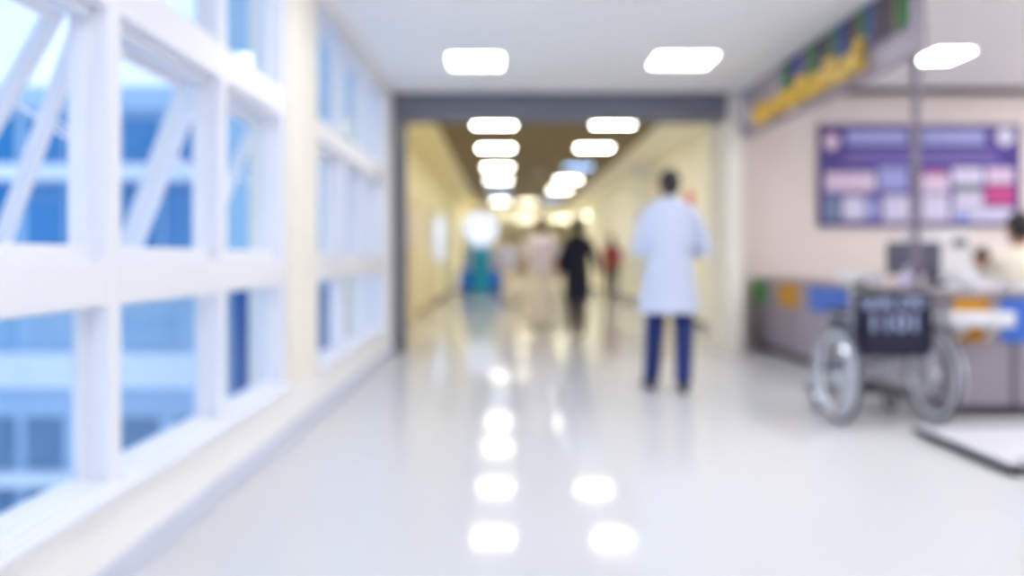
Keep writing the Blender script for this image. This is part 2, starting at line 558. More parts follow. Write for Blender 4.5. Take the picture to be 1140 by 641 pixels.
# ------------------------------------------------------------------ BULKHEAD SIGN
t = thing('stripe_panel', 'long panel of coloured vertical stripes along the top of the reception bulkhead', 'striped panel', (XR - 0.02, 5.25, 2.56))
S_g = mat('muted_green_stripe', (58, 118, 66), 0.6); S_b = mat('muted_blue_stripe', (66, 82, 150), 0.6); S_n = mat('dark_navy_stripe', (48, 48, 84), 0.6); S_r = mat('dull_brown_stripe', (108, 92, 84), 0.6)
cols = [S_g, S_r, S_n, S_r, S_b, S_g, S_r, S_n, S_b, S_g, S_r, S_n, S_g, S_r, S_b, S_n, S_g, S_r, S_n, S_n]
wd = [0.13, 0.14, 0.09, 0.1, 0.12, 0.12, 0.14, 0.12, 0.15, 0.13, 0.12, 0.18, 0.15, 0.15, 0.2, 0.16, 0.18, 0.2, 0.22, 0.2]
b = MB()
y = 5.26
for m, w_ in zip(cols, wd):
    if y + w_ > 7.75:
        break
    b.box(XR - 0.018, XR - 0.001, y, y + w_ - 0.004, 2.57, 2.885, m)
    y += w_
pb('stripe_boards', b, t)
t = thing('reception_sign', 'yellow Thai lettering sign with a round emblem on the grey reception bulkhead', 'sign', (XR - 0.02, 7.0, 2.4))
LM = basis((XR - 0.05, 8.35, 2.425), (0, -1, 0), (0, 0, 1))
tx = text_mesh('lettering', 'ประชาสัมพันธ์', 0.34, 0.02, M_yellow, Matrix.Identity(4), None, 'LEFT', offset=0.008)
xs = [v.co.x for v in tx.data.vertices]; zs = [v.co.y for v in tx.data.vertices]
wx = max(xs) - min(xs)
print('TEXT', len(xs), wx, min(zs), max(zs))
tx.data.transform(Matrix.Diagonal((2.55 / wx, 0.84, 1, 1)) @ Matrix.Translation((-min(xs), 0, 0)))
tx.data.transform(LM)
tx.parent = t; tx.location = -Vector(t.location)
b = MB(); b.lathe((XR - 0.03, 8.68, 2.60), [(0.13, 0.0), (0.13, 0.03)], mat('lilac_emblem', (150, 138, 170), 0.5), axis='X')
b.torus((XR - 0.03, 8.68, 2.60), 0.10, 0.012, M_wplastic, 'X', 32, 8)
b.prism([(8.62, 2.42), (8.74, 2.42), (8.76, 2.5), (8.60, 2.5)], 'X', XR - 0.03, XR - 0.002, mat('lilac_emblem', (150, 138, 170)))
pb('emblem', b, t)

# ------------------------------------------------------------------ RECEPTION COUNTER
t = thing('reception_counter', 'long grey reception counter with a band of coloured squares under its top', 'counter', (3.2, 7.0, 0))
b = MB()
b.box(2.97, 3.50, 5.38, 9.69, 0.08, 0.80, M_grey)
b.box(3.50, 5.2, 5.38, 5.90, 0.08, 0.80, M_grey)
pb('counter_body', b, t)
b = MB()
b.box(3.0, 3.48, 5.42, 9.69, 0.0, 0.08, M_seam)
b.box(3.48, 5.15, 5.42, 5.88, 0.0, 0.08, M_seam)
pb('plinth', b, t)
b = MB()
b.box(2.94, 3.54, 5.35, 9.69, 0.80, 0.835, M_counter, 0.006)
b.box(3.54, 5.2, 5.35, 5.94, 0.80, 0.835, M_counter, 0.006)
pb('counter_top', b, t)
for (y0, y1, m) in ((9.15, 9.66, M_green), (8.15, 8.75, M_orange), (7.0, 7.85, M_blue), (6.05, 6.75, M_green)):
    b = MB(); b.box(2.955, 2.969, y0, y1, 0.55, 0.795, m, 0.002); pb('colour_panel', b, t)
for (x0, x1, m) in ((2.98, 3.22, M_orange), (3.30, 3.62, M_blue), (3.80, 4.2, M_green)):
    b = MB(); b.box(x0, x1, 5.362, 5.379, 0.50, 0.795, m, 0.002); pb('colour_panel', b, t)
for yy in (6.4, 7.4, 8.4):
    b = MB(); b.box(2.966, 2.972, yy, yy + 0.012, 0.08, 0.55, M_seam); pb('panel_joint', b, t)
for xx in (3.37, 4.1):
    b = MB(); b.box(xx, xx + 0.03, 5.374, 5.381, 0.08, 0.50, M_seam); pb('panel_joint', b, t)
t = thing('wall_tray', 'white tray shelf sticking out of the reception counter front beside the wheelchair', 'shelf', (3.1, 5.3, 0.56))
b = MB(); b.box(2.82, 3.24, 5.12, 5.36, 0.63, 0.65, M_wplastic, 0.006); b.box(2.82, 3.24, 5.12, 5.135, 0.62, 0.72, M_wplastic, 0.004)
b.box(2.82, 2.835, 5.12, 5.36, 0.62, 0.70, M_wplastic, 0.004); b.box(3.225, 3.24, 5.12, 5.36, 0.62, 0.70, M_wplastic, 0.004)
pb('tray', b, t)
for xx in (2.98, 3.18):
    b = MB(); b.prism([(5.18, 0.63), (5.36, 0.63), (5.36, 0.51)], 'X', xx, xx + 0.02, M_wplastic); pb('bracket', b, t)
M_pole = mat('grey_pole_paint', (128, 122, 134), 0.4, metal=0.3)
t = thing('steel_pole', 'slim grey steel pole rising from the reception counter to the ceiling', 'pole', (3.04, 5.98, 0.835))
b = MB(); b.cyl((3.04, 5.98, 0.85), (3.04, 5.98, 3.09), 0.029, M_pole, seg=24); pb('pole_tube', b, t, True)
b = MB(); b.lathe((3.04, 5.98, 0.835), [(0.055, 0), (0.055, 0.008), (0.03, 0.02)], M_steel); pb('base_flange', b, t, True)
b = MB(); b.lathe((3.04, 5.98, 3.06), [(0.03, 0), (0.055, 0.03), (0.055, 0.04)], M_steel); pb('top_flange', b, t, True)

# ------------------------------------------------------------------ POSTER
SP = 92.6
def P(px, py):
    return ((px - 562) / SP, 1.06 + (287 - py) / SP)
t = thing('information_board', 'wide purple information board with pale text blocks on the reception wall', 'notice board', (5.0, 9.74, 1.46))
x0, z1 = P(913, 140); x1, z0 = P(1134, 250)
M_pur = mat('deep_purple_print', (62, 46, 130), 0.5, noise=0.15, nscale=3)
M_pur2 = mat('mid_purple_print', (112, 102, 172), 0.5)
M_lav = mat('lavender_print', (150, 156, 214), 0.5)
M_pw = mat('pale_print', (205, 204, 226), 0.5)
M_pw2 = mat('pinkish_print', (214, 196, 216), 0.5)
M_mag = mat('magenta_print', (184, 66, 130), 0.5)
M_mul = mat('plum_print', (92, 46, 96), 0.5)
b = MB(); b.box(x0, x1, 9.715, 9.75, z0, z1, M_pur, 0.004); pb('board', b, t)
b = MB()
fr = mat('purple_frame', (74, 52, 112), 0.4)
for (a, c, d, e) in ((x0 - 0.02, x1 + 0.02, z1, z1 + 0.02), (x0 - 0.02, x1 + 0.02, z0 - 0.02, z0), (x0 - 0.02, x0, z0, z1), (x1, x1 + 0.02, z0, z1)):
    b.box(a, c, 9.705, 9.75, d, e, fr, 0.003)
pb('board_frame', b, t)
def panel(px0, py0, px1, py1, m, name='printed_panel', lines=None):
    a, zt = P(px0, py0); c, zb = P(px1, py1)
    b = MB(); b.box(a, c, 9.711, 9.7155, zb, zt, m, 0.0015)
    if lines:
        n, ml = lines
        for k in range(n):
            zz = zb + (zt - zb) * (k + 0.5) / n
            xx = a + 0.02
            while xx < c - 0.05:
                w_ = random.uniform(0.03, 0.12)
                b.box(xx, min(xx + w_, c - 0.02), 9.709, 9.7112, zz - 0.0035, zz + 0.0035, ml)
                xx += w_ + 0.02
    return pb(name, b, t)
panel(942, 145, 1010, 160, M_lav); panel(1026, 145, 1096, 160, M_lav)
panel(944, 168, 1108, 173, M_pur2); panel(938, 177, 1112, 182, M_pur2)
panel(918, 192, 974, 213, M_pw2, lines=(4, M_pur2)); panel(978, 186, 1010, 212, M_lav, lines=(4, M_pur2))
panel(917, 219, 934, 246, mat('teal_print', (110, 130, 160), 0.5)); panel(938, 219, 962, 245, M_pw); panel(964, 222, 978, 244, M_lav); panel(983, 218, 1012, 247, M_pw, lines=(4, M_pur2))
panel(1028, 190, 1056, 194, M_mag); panel(1026, 195, 1056, 214, M_pw2, lines=(3, M_pur2)); panel(1026, 217, 1056, 247, M_pw, lines=(4, M_pur2))
panel(1060, 187, 1094, 205, M_pw, lines=(3, M_pur2)); panel(1062, 207, 1092, 213, mat('sage_print', (120, 128, 130), 0.5)); panel(1062, 215, 1094, 229, M_pw)
panel(1098, 187, 1128, 204, M_pw2, lines=(3, M_pur2)); panel(1097, 207, 1129, 227, M_mag); panel(1060, 231, 1128, 247, M_pw, lines=(3, M_lav))
a_, zt_ = P(1064, 239); c_, zb_ = P(1078, 246)
b = MB(); b.box(a_, c_, 9.7065, 9.7105, zb_, zt_, M_blue, 0.001); pb('printed_picture', b, t)
for (px, py, r, m) in ((925, 158, 0.09, M_pw2), (1119, 152, 0.11, M_pw)):
    a, zz = P(px, py)
    b = MB(); b.lathe((a, 9.709, zz), [(r, 0.0), (r, 0.006)], m, axis='Y'); pb('round_emblem', b, t)
panel(915, 141, 932, 148, M_mul)

# ------------------------------------------------------------------ RECEPTION OBJECTS
t = thing('computer_monitor', 'dark grey flat computer monitor on the reception counter behind the pole', 'monitor', (3.32, 6.55, 0.835), math.radians(4))
b = MB(); b.box(-0.215, 0.215, -0.018, 0.018, 0.10, 0.345, M_screen, 0.008); b.build('screen', t)
b = MB(); b.box(-0.225, 0.225, 0.005, 0.03, 0.09, 0.355, M_black, 0.008); b.build('bezel', t)
b = MB(); b.box(-0.03, 0.03, 0.02, 0.04, 0.01, 0.2, M_black, 0.004); b.lathe((0, 0.02, 0), [(0.11, 0), (0.11, 0.008), (0.03, 0.014)], M_black); b.build('stand', t)
t = thing('staff_desk', 'pale office desk standing behind the reception counter', 'desk', (4.35, 7.35, 0))
b = MB(); b.box(-0.75, 0.75, -0.35, 0.30, 0.71, 0.74, M_counter, 0.005); b.build('desk_top', t)
for sx in (-0.72, 0.69):
    b = MB(); b.box(sx, sx + 0.03, -0.33, 0.28, 0, 0.71, M_counter, 0.003); b.build('side_panel', t)
b = MB(); b.box(-0.69, 0.69, 0.2, 0.22, 0.3, 0.71, M_counter); b.build('back_panel', t)
t = thing('desktop_printer', 'bulky white office printer on the desk behind the dark monitor', 'printer', (3.88, 7.3, 0.74))
b = MB(); b.box(-0.23, 0.23, -0.2, 0.2, 0.0, 0.52, M_wplastic, 0.02); b.build('printer_body', t)
b = MB(); b.box(-0.2, 0.2, -0.18, 0.17, 0.52, 0.56, M_wplastic, 0.015); b.build('lid', t)
b = MB(); b.box(-0.17, 0.17, -0.30, -0.2, 0.22, 0.235, M_wplastic, 0.004); b.build('paper_tray', t)
b = MB(); b.box(-0.18, 0.18, -0.206, -0.2, 0.05, 0.17, M_screen, 0.003); b.build('drawer_front', t)
b = MB(); b.box(0.05, 0.18, -0.208, -0.2, 0.42, 0.49, M_screen, 0.003); b.build('control_panel', t)
t = thing('paper_box', 'white open box of forms on the counter above the green panel', 'box', (3.09, 7.02, 0.835))
b = MB(); b.box(-0.13, 0.13, -0.16, 0.16, 0, 0.012, M_wplastic); 
for (a, c, d, e) in ((-0.13, 0.13, -0.16, -0.148), (-0.13, 0.13, 0.148, 0.16), (-0.13, -0.118, -0.148, 0.148), (0.118, 0.13, -0.148, 0.148)):
    b.box(a, c, d, e, 0.012, 0.10, M_wplastic, 0.002)
b.build('box_shell', t)
b = MB(); b.box(-0.10, 0.10, -0.13, 0.13, 0.012, 0.085, mat('cream_paper', (236, 230, 218), 0.8), 0.003); b.build('form_stack', t)
t = thing('sanitizer_bottle', 'small round pale lilac bottle standing at the foot of the pole', 'bottle', (3.09, 6.22, 0.835))
b = MB(); b.lathe((0, 0, 0), [(0.035, 0), (0.05, 0.015), (0.052, 0.07), (0.035, 0.1), (0.014, 0.115), (0.014, 0.13)], mat('lilac_plastic', (206, 200, 232), 0.3)); b.build('bottle_body', t, True)
b = MB(); b.cyl((0, 0, 0.128), (0, 0, 0.15), 0.009, M_wplastic); b.box(-0.008, 0.008, -0.04, 0.012, 0.148, 0.158, M_wplastic, 0.003); b.build('pump', t)
for (xx, yy, rz, n, lb) in ((3.26, 5.66, 0.1, 5, 'loose stack of white papers on the counter corner above the orange panel'), (3.62, 5.66, -0.15, 3, 'thin pile of white papers in front of the cream-shirted clerk')):
    t = thing('paper_stack', lb, 'papers', (xx, yy, 0.835), rz, 'paper piles on the counter')
    for k in range(n):
        b = MB(); b.box(-0.105, 0.105, -0.15, 0.15, k * 0.018, k * 0.018 + 0.016, M_wplastic, 0.002, rot=(0, 0, random.uniform(-0.15, 0.15))); b.build('paper_sheaf', t)
t = thing('file_holder', 'white upright file holder beside the papers on the counter', 'file holder', (3.40, 6.05, 0.835))
b = MB(); b.prism([(-0.12, 0), (0.12, 0), (0.12, 0.10), (-0.12, 0.15)], 'X', -0.09, -0.085, M_wplastic)
b.prism([(-0.12, 0), (0.12, 0), (0.12, 0.10), (-0.12, 0.15)], 'X', 0.085, 0.09, M_wplastic)
b.box(-0.09, 0.09, -0.12, 0.12, 0, 0.006, M_wplastic); b.box(-0.09, 0.09, 0.115, 0.12, 0, 0.10, M_wplastic); b.build('holder_shell', t)
b = MB(); b.box(-0.07, 0.07, -0.11, 0.11, 0.008, 0.13, M_wplastic, 0.004); b.build('folder', t)

# ------------------------------------------------------------------ PLATFORM SCALE
M_plat = mat('pale_grey_platform', (214, 214, 222), 0.4)
t = thing('wheelchair_scale', 'low pale platform scale with a black rim on the floor by the wheelchair', 'platform scale', (2.92, 4.35, 0))
b = MB(); b.box(-0.46, 0.55, -0.42, 0.46, 0.045, 0.068, M_plat, 0.008)
b.build('platform', t)
b = MB()
b.box(-0.48, 0.57, -0.44, 0.48, 0.018, 0.045, M_black, 0.006); b.build('rim', t)
for (xx, yy) in ((-0.42, -0.38), (0.5, -0.38), (-0.42, 0.42), (0.5, 0.42)):
    b = MB(); b.lathe((xx, yy, 0), [(0.03, 0), (0.03, 0.012), (0.02, 0.018)], M_black); b.build('foot', t)
for yy in (-0.405, 0.40):
    b = MB(); b.box(-0.40, 0.50, yy, yy + 0.045, 0.066, 0.071, M_rubber, 0.001); b.build('grip_strip', t)

# ------------------------------------------------------------------ WHEELCHAIR (faces +Y, away from the camera)
M_dk0 = mat('dark_side_panel', (70, 74, 92), 0.5)
t = thing('wheelchair', 'folding wheelchair with navy vinyl back and silver wheels parked at the reception', 'wheelchair', (2.45, 5.2, 0), math.radians(3))
RW = 0.30
for sx in (-1, 1):
    X = sx * 0.315
    b = MB(); b.torus((X, 0, RW + 0.012), RW - 0.01, 0.018, M_rubber, 'X', 56, 10); wh = b.build('wheel', t, True)
    b = MB(); b.torus((X, 0, RW + 0.012), RW - 0.036, 0.018, M_silver, 'X', 56, 8); b.build('rim', wh, True)
    b = MB(); b.torus((X + sx * 0.045, 0, RW + 0.012), RW - 0.045, 0.010, M_chrome, 'X', 56, 8)
    for k in range(6):
        a = k * PI / 3
        b.tube([(X, math.cos(a) * (RW - 0.034), RW + 0.012 + math.sin(a) * (RW - 0.034)), (X + sx * 0.045, math.cos(a) * (RW - 0.045), RW + 0.012 + math.sin(a) * (RW - 0.045))], 0.005, M_chrome, 6)
    b.build('hand_rim', wh, True)
    b = MB()
    for k in range(18):
        a = k * 2 * PI / 18
        a2 = a + (0.5 if k % 2 else -0.5)
        b.tube([(X + (0.025 if k % 4 < 2 else -0.025), 0.03 * math.cos(a2), RW + 0.012 + 0.03 * math.sin(a2)), (X, (RW - 0.04) * math.cos(a), RW + 0.012 + (RW - 0.04) * math.sin(a))], 0.002, M_chrome, 5)
    b.build('spokes', wh)
    b = MB(); b.cyl((X - 0.035, 0, RW + 0.012), (X + 0.035, 0, RW + 0.012), 0.035, M_chrome, seg=20); b.cyl((X - sx * 0.06, 0, RW + 0.012), (X + sx * 0.06, 0, RW + 0.012), 0.012, M_chrome); b.build('hub', wh, True)
    # side frame
    F = 0.255 * sx
    b = MB()
    b.tube([(F, -0.08, 0.30), (F, -0.08, 0.86), (F, -0.10, 0.895), (F, -0.20, 0.90)], 0.012, M_chrome)
    b.tube([(F, -0.08, 0.20), (F, -0.08, 0.31)], 0.012, M_chrome)
    b.tube([(F, -0.08, 0.22), (F, 0.42, 0.22)], 0.012, M_chrome)
    b.tube([(F, -0.08, 0.46), (F, 0.38, 0.48), (F, 0.43, 0.46), (F, 0.50, 0.30), (F, 0.54, 0.14)], 0.012, M_chrome)
    b.tube([(F, 0.38, 0.22), (F, 0.38, 0.48)], 0.012, M_chrome)
    b.tube([(F, -0.08, 0.68), (F, 0.22, 0.70), (F, 0.27, 0.67), (F, 0.28, 0.48)], 0.012, M_chrome)
    b.cyl((F, 0, RW + 0.012), (X, 0, RW + 0.012), 0.012, M_chrome)
    b.box(F - 0.01, F + 0.01, -0.09, 0.02, 0.28, 0.34, M_chrome, 0.003)
    b.build('side_frame', t, True)
    b = MB(); b.tube([(F, -0.10, 0.897), (F, -0.21, 0.90)], 0.017, M_black); b.build('push_handle', t, True)
    b = MB(); b.box(F - 0.025, F + 0.025, -0.02, 0.24, 0.705, 0.735, M_navyf, 0.01); b.box(F - 0.004, F + 0.004, -0.06, 0.27, 0.49, 0.68, M_dk0, 0.003); b.build('armrest', t)
    b = MB(); b.torus((F, 0.42, 0.085), 0.07, 0.016, M_rubber, 'X', 28, 8); b.cyl((F - 0.02, 0.42, 0.085), (F + 0.02, 0.42, 0.085), 0.02, M_chrome)
    for k in range(5):
        a = k * 2 * PI / 5
        b.tube([(F, 0.42, 0.085), (F, 0.42 + 0.065 * math.cos(a), 0.085 + 0.065 * math.sin(a))], 0.006, M_rubber, 6)
    b.tube([(F + 0.025, 0.42, 0.085), (F + 0.025, 0.41, 0.165), (F, 0.40, 0.18), (F, 0.39, 0.23)], 0.007, M_chrome)
    b.build('caster', t, True)
    b = MB(); b.box(min(F, F - sx * 0.2), max(F, F - sx * 0.2), 0.50, 0.66, 0.115, 0.128, M_black, 0.004, rot=(0.25, 0, 0)); b.build('footrest', t)
b = MB()
b.tube([(-0.25, 0.12, 0.46), (0.25, 0.18, 0.22)], 0.011, M_chrome); b.tube([(0.25, 0.12, 0.46), (-0.25, 0.18, 0.22)], 0.011, M_chrome)
b.build('cross_brace', t, True)
def sling(y_of, z0, z1, n=12):
    pass
b = MB()
pts = []
for k in range(13):
    u = -1 + 2 * k / 12
    pts.append((u * 0.24, 0.05 * (1 - u * u)))
# backrest: a shallow sling with thickness
prof = [(x, -0.085 + d) for x, d in pts] + [(x, -0.07 + d) for x, d in reversed(pts)]
b.prism(prof, 'Z', 0.45, 0.84, M_navyf)
for sx in (-1, 1):
    b.cyl((sx * 0.245, -0.08, 0.46), (sx * 0.245, -0.08, 0.835), 0.019, M_navyf)
bk = b.build('backrest', t)
b = MB(); b.box(-0.20, 0.20, -0.097, -0.085, 0.47, 0.63, M_navyf, 0.006); b.build('back_pocket', t)
text_mesh('back_lettering', '1101', 0.155, 0.003, M_printing, basis((0.0, -0.105, 0.60), (1, 0, 0), (0, 0, 1)), t, 'CENTER', sx=1.15, offset=0.004)
text_mesh('top_lettering', 'รถเข็น OPD', 0.095, 0.003, M_printing, basis((0.0, -0.098, 0.745), (1, 0, 0), (0, 0, 1)), t, 'CENTER', sx=0.9, offset=0.003)
b = MB(); b.box(-0.245, 0.245, -0.05, 0.38, 0.425, 0.485, M_navyf, 0.012); b.build('seat', t)
b = MB(); b.box(-0.2, 0.2, 0.43, 0.44, 0.28, 0.34, M_navyf, 0.004); b.build('calf_strap', t)

# ------------------------------------------------------------------ PEOPLE
def ell(mb, c, r, rot=None, seg=20):
    mt = Matrix.Translation(Vector(c))
    if rot is not None:
        mt = mt @ rot.to_4x4()
    bmesh.ops.create_uvsphere(mb, u_segments=seg, v_segments=seg // 2, radius=1.0, matrix=mt @ Matrix.Diagonal((r[0], r[1], r[2], 1)))
def cap(mb, p0, p1, r0, r1, seg=16):
    p0 = Vector(p0); p1 = Vector(p1)
    d = p1 - p0
    q = d.to_track_quat('Z', 'Y').to_matrix().to_4x4()
    bmesh.ops.create_cone(mb, cap_ends=True, segments=seg, radius1=r0, radius2=r1, depth=d.length, matrix=Matrix.Translation((p0 + p1) / 2) @ q)
    ell(mb, p0, (r0,) * 3, seg=seg); ell(mb, p1, (r1,) * 3, seg=seg)
def loft(mb, rings, seg=28):
    """rings: (centre, rx, ry, x axis, y axis) closed both ends"""
    R = []
    for (c, rx, ry, ax, ay) in rings:
        c = Vector(c); ax = Vector(ax); ay = Vector(ay)
        R.append([mb.verts.new(c + ax * rx * math.cos(k / seg * 2 * PI) + ay * ry * math.sin(k / seg * 2 * PI)) for k in range(seg)])
    for i in range(len(R) - 1):
        for k in range(seg):
            mb.faces.new((R[i][k], R[i][(k + 1) % seg], R[i + 1][(k + 1) % seg], R[i + 1][k]))
    mb.faces.new(R[0][::-1]); mb.faces.new(R[-1])
def remesh(mb, name, m, parent, vox, smooth=4, tilt=None, scale=1.0):
    bmesh.ops.recalc_face_normals(mb, faces=mb.faces[:])
    me = bpy.data.meshes.new(name)
    mb.to_mesh(me); mb.free()
    me.transform(Matrix.Scale(scale, 4))
    tmp = bpy.data.objects.new(name + '_tmp', me)
    COL.objects.link(tmp)
    r = tmp.modifiers.new('r', 'REMESH'); r.mode = 'VOXEL'; r.voxel_size = vox; r.use_smooth_shade = True
    s = tmp.modifiers.new('s', 'SMOOTH'); s.iterations = smooth; s.factor = 0.5
    bpy.context.view_layer.update()
    me2 = bpy.data.meshes.new_from_object(tmp.evaluated_get(bpy.context.evaluated_depsgraph_get()))
    bpy.data.objects.remove(tmp)
    me2.materials.clear(); me2.materials.append(m)
    for p in me2.polygons:
        p.use_smooth = True
    me2.name = name
    o = bpy.data.objects.new(name, me2)
    COL.objects.link(o)
    if parent is not None:
        o.parent = parent
    return o
AX, AY, AZ = Vector((1, 0, 0)), Vector((0, 1, 0)), Vector((0, 0, 1))

def hand(mb, wrist, fwd, nrm, thumb):
    """palm + five fingers. fwd: hand direction; nrm: out of the back of the hand; thumb: +-1 side"""
    w = Vector(wrist); f = Vector(fwd).normalized(); n = Vector(nrm); n = (n - f * n.dot(f)).normalized(); s = f.cross(n) * thumb
    for o in (-0.024, -0.008, 0.008, 0.024):
        cap(mb, w + s * o * 0.6, w + f * 0.085 + s * o, 0.016, 0.0125, 8)
    for i, (o, L) in enumerate(((0.030, 0.066), (0.010, 0.076), (-0.010, 0.070), (-0.029, 0.054))):
        p0 = w + f * 0.085 + s * o
        d1 = (f - n * 0.45).normalized(); d2 = (f * 0.45 - n).normalized()
        p1 = p0 + d1 * L * 0.5; p2 = p1 + d2 * L * 0.5
        cap(mb, p0, p1, 0.0095, 0.0085, 8); cap(mb, p1, p2, 0.0085, 0.007, 8)
    q0 = w + f * 0.02 + s * 0.026
    q1 = q0 + (f * 0.8 + s * 0.7 - n * 0.25).normalized() * 0.04
    q2 = q1 + (f + s * 0.1 - n * 0.4).normalized() * 0.032
    cap(mb, q0, q1, 0.013, 0.010, 8); cap(mb, q1, q2, 0.010, 0.008, 8)

BASE = dict(pel=(0, 0, 0.95), che=(0, 0.0, 1.24), nec=(0, -0.005, 1.45), hea=(0, 0.015, 1.60),
            shL=(-0.175, 0, 1.40), shR=(0.175, 0, 1.40), elL=(-0.225, -0.02, 1.12), elR=(0.225, -0.02, 1.12),
            wrL=(-0.235, 0.06, 0.87), wrR=(0.235, 0.06, 0.87), hfL=(0, 0.15, -1), hfR=(0, 0.15, -1),
            hnL=(-1, 0, 0), hnR=(1, 0, 0),
            hiL=(-0.09, 0, 0.92), hiR=(0.09, 0, 0.92), knL=(-0.095, 0.02, 0.50), knR=(0.095, 0.02, 0.50),
            anL=(-0.095, -0.01, 0.085), anR=(0.095, -0.01, 0.085), toL=(-0.105, 0.15, 0.03), toR=(0.105, 0.15, 0.03),
            hrot=(0, 0, 0))

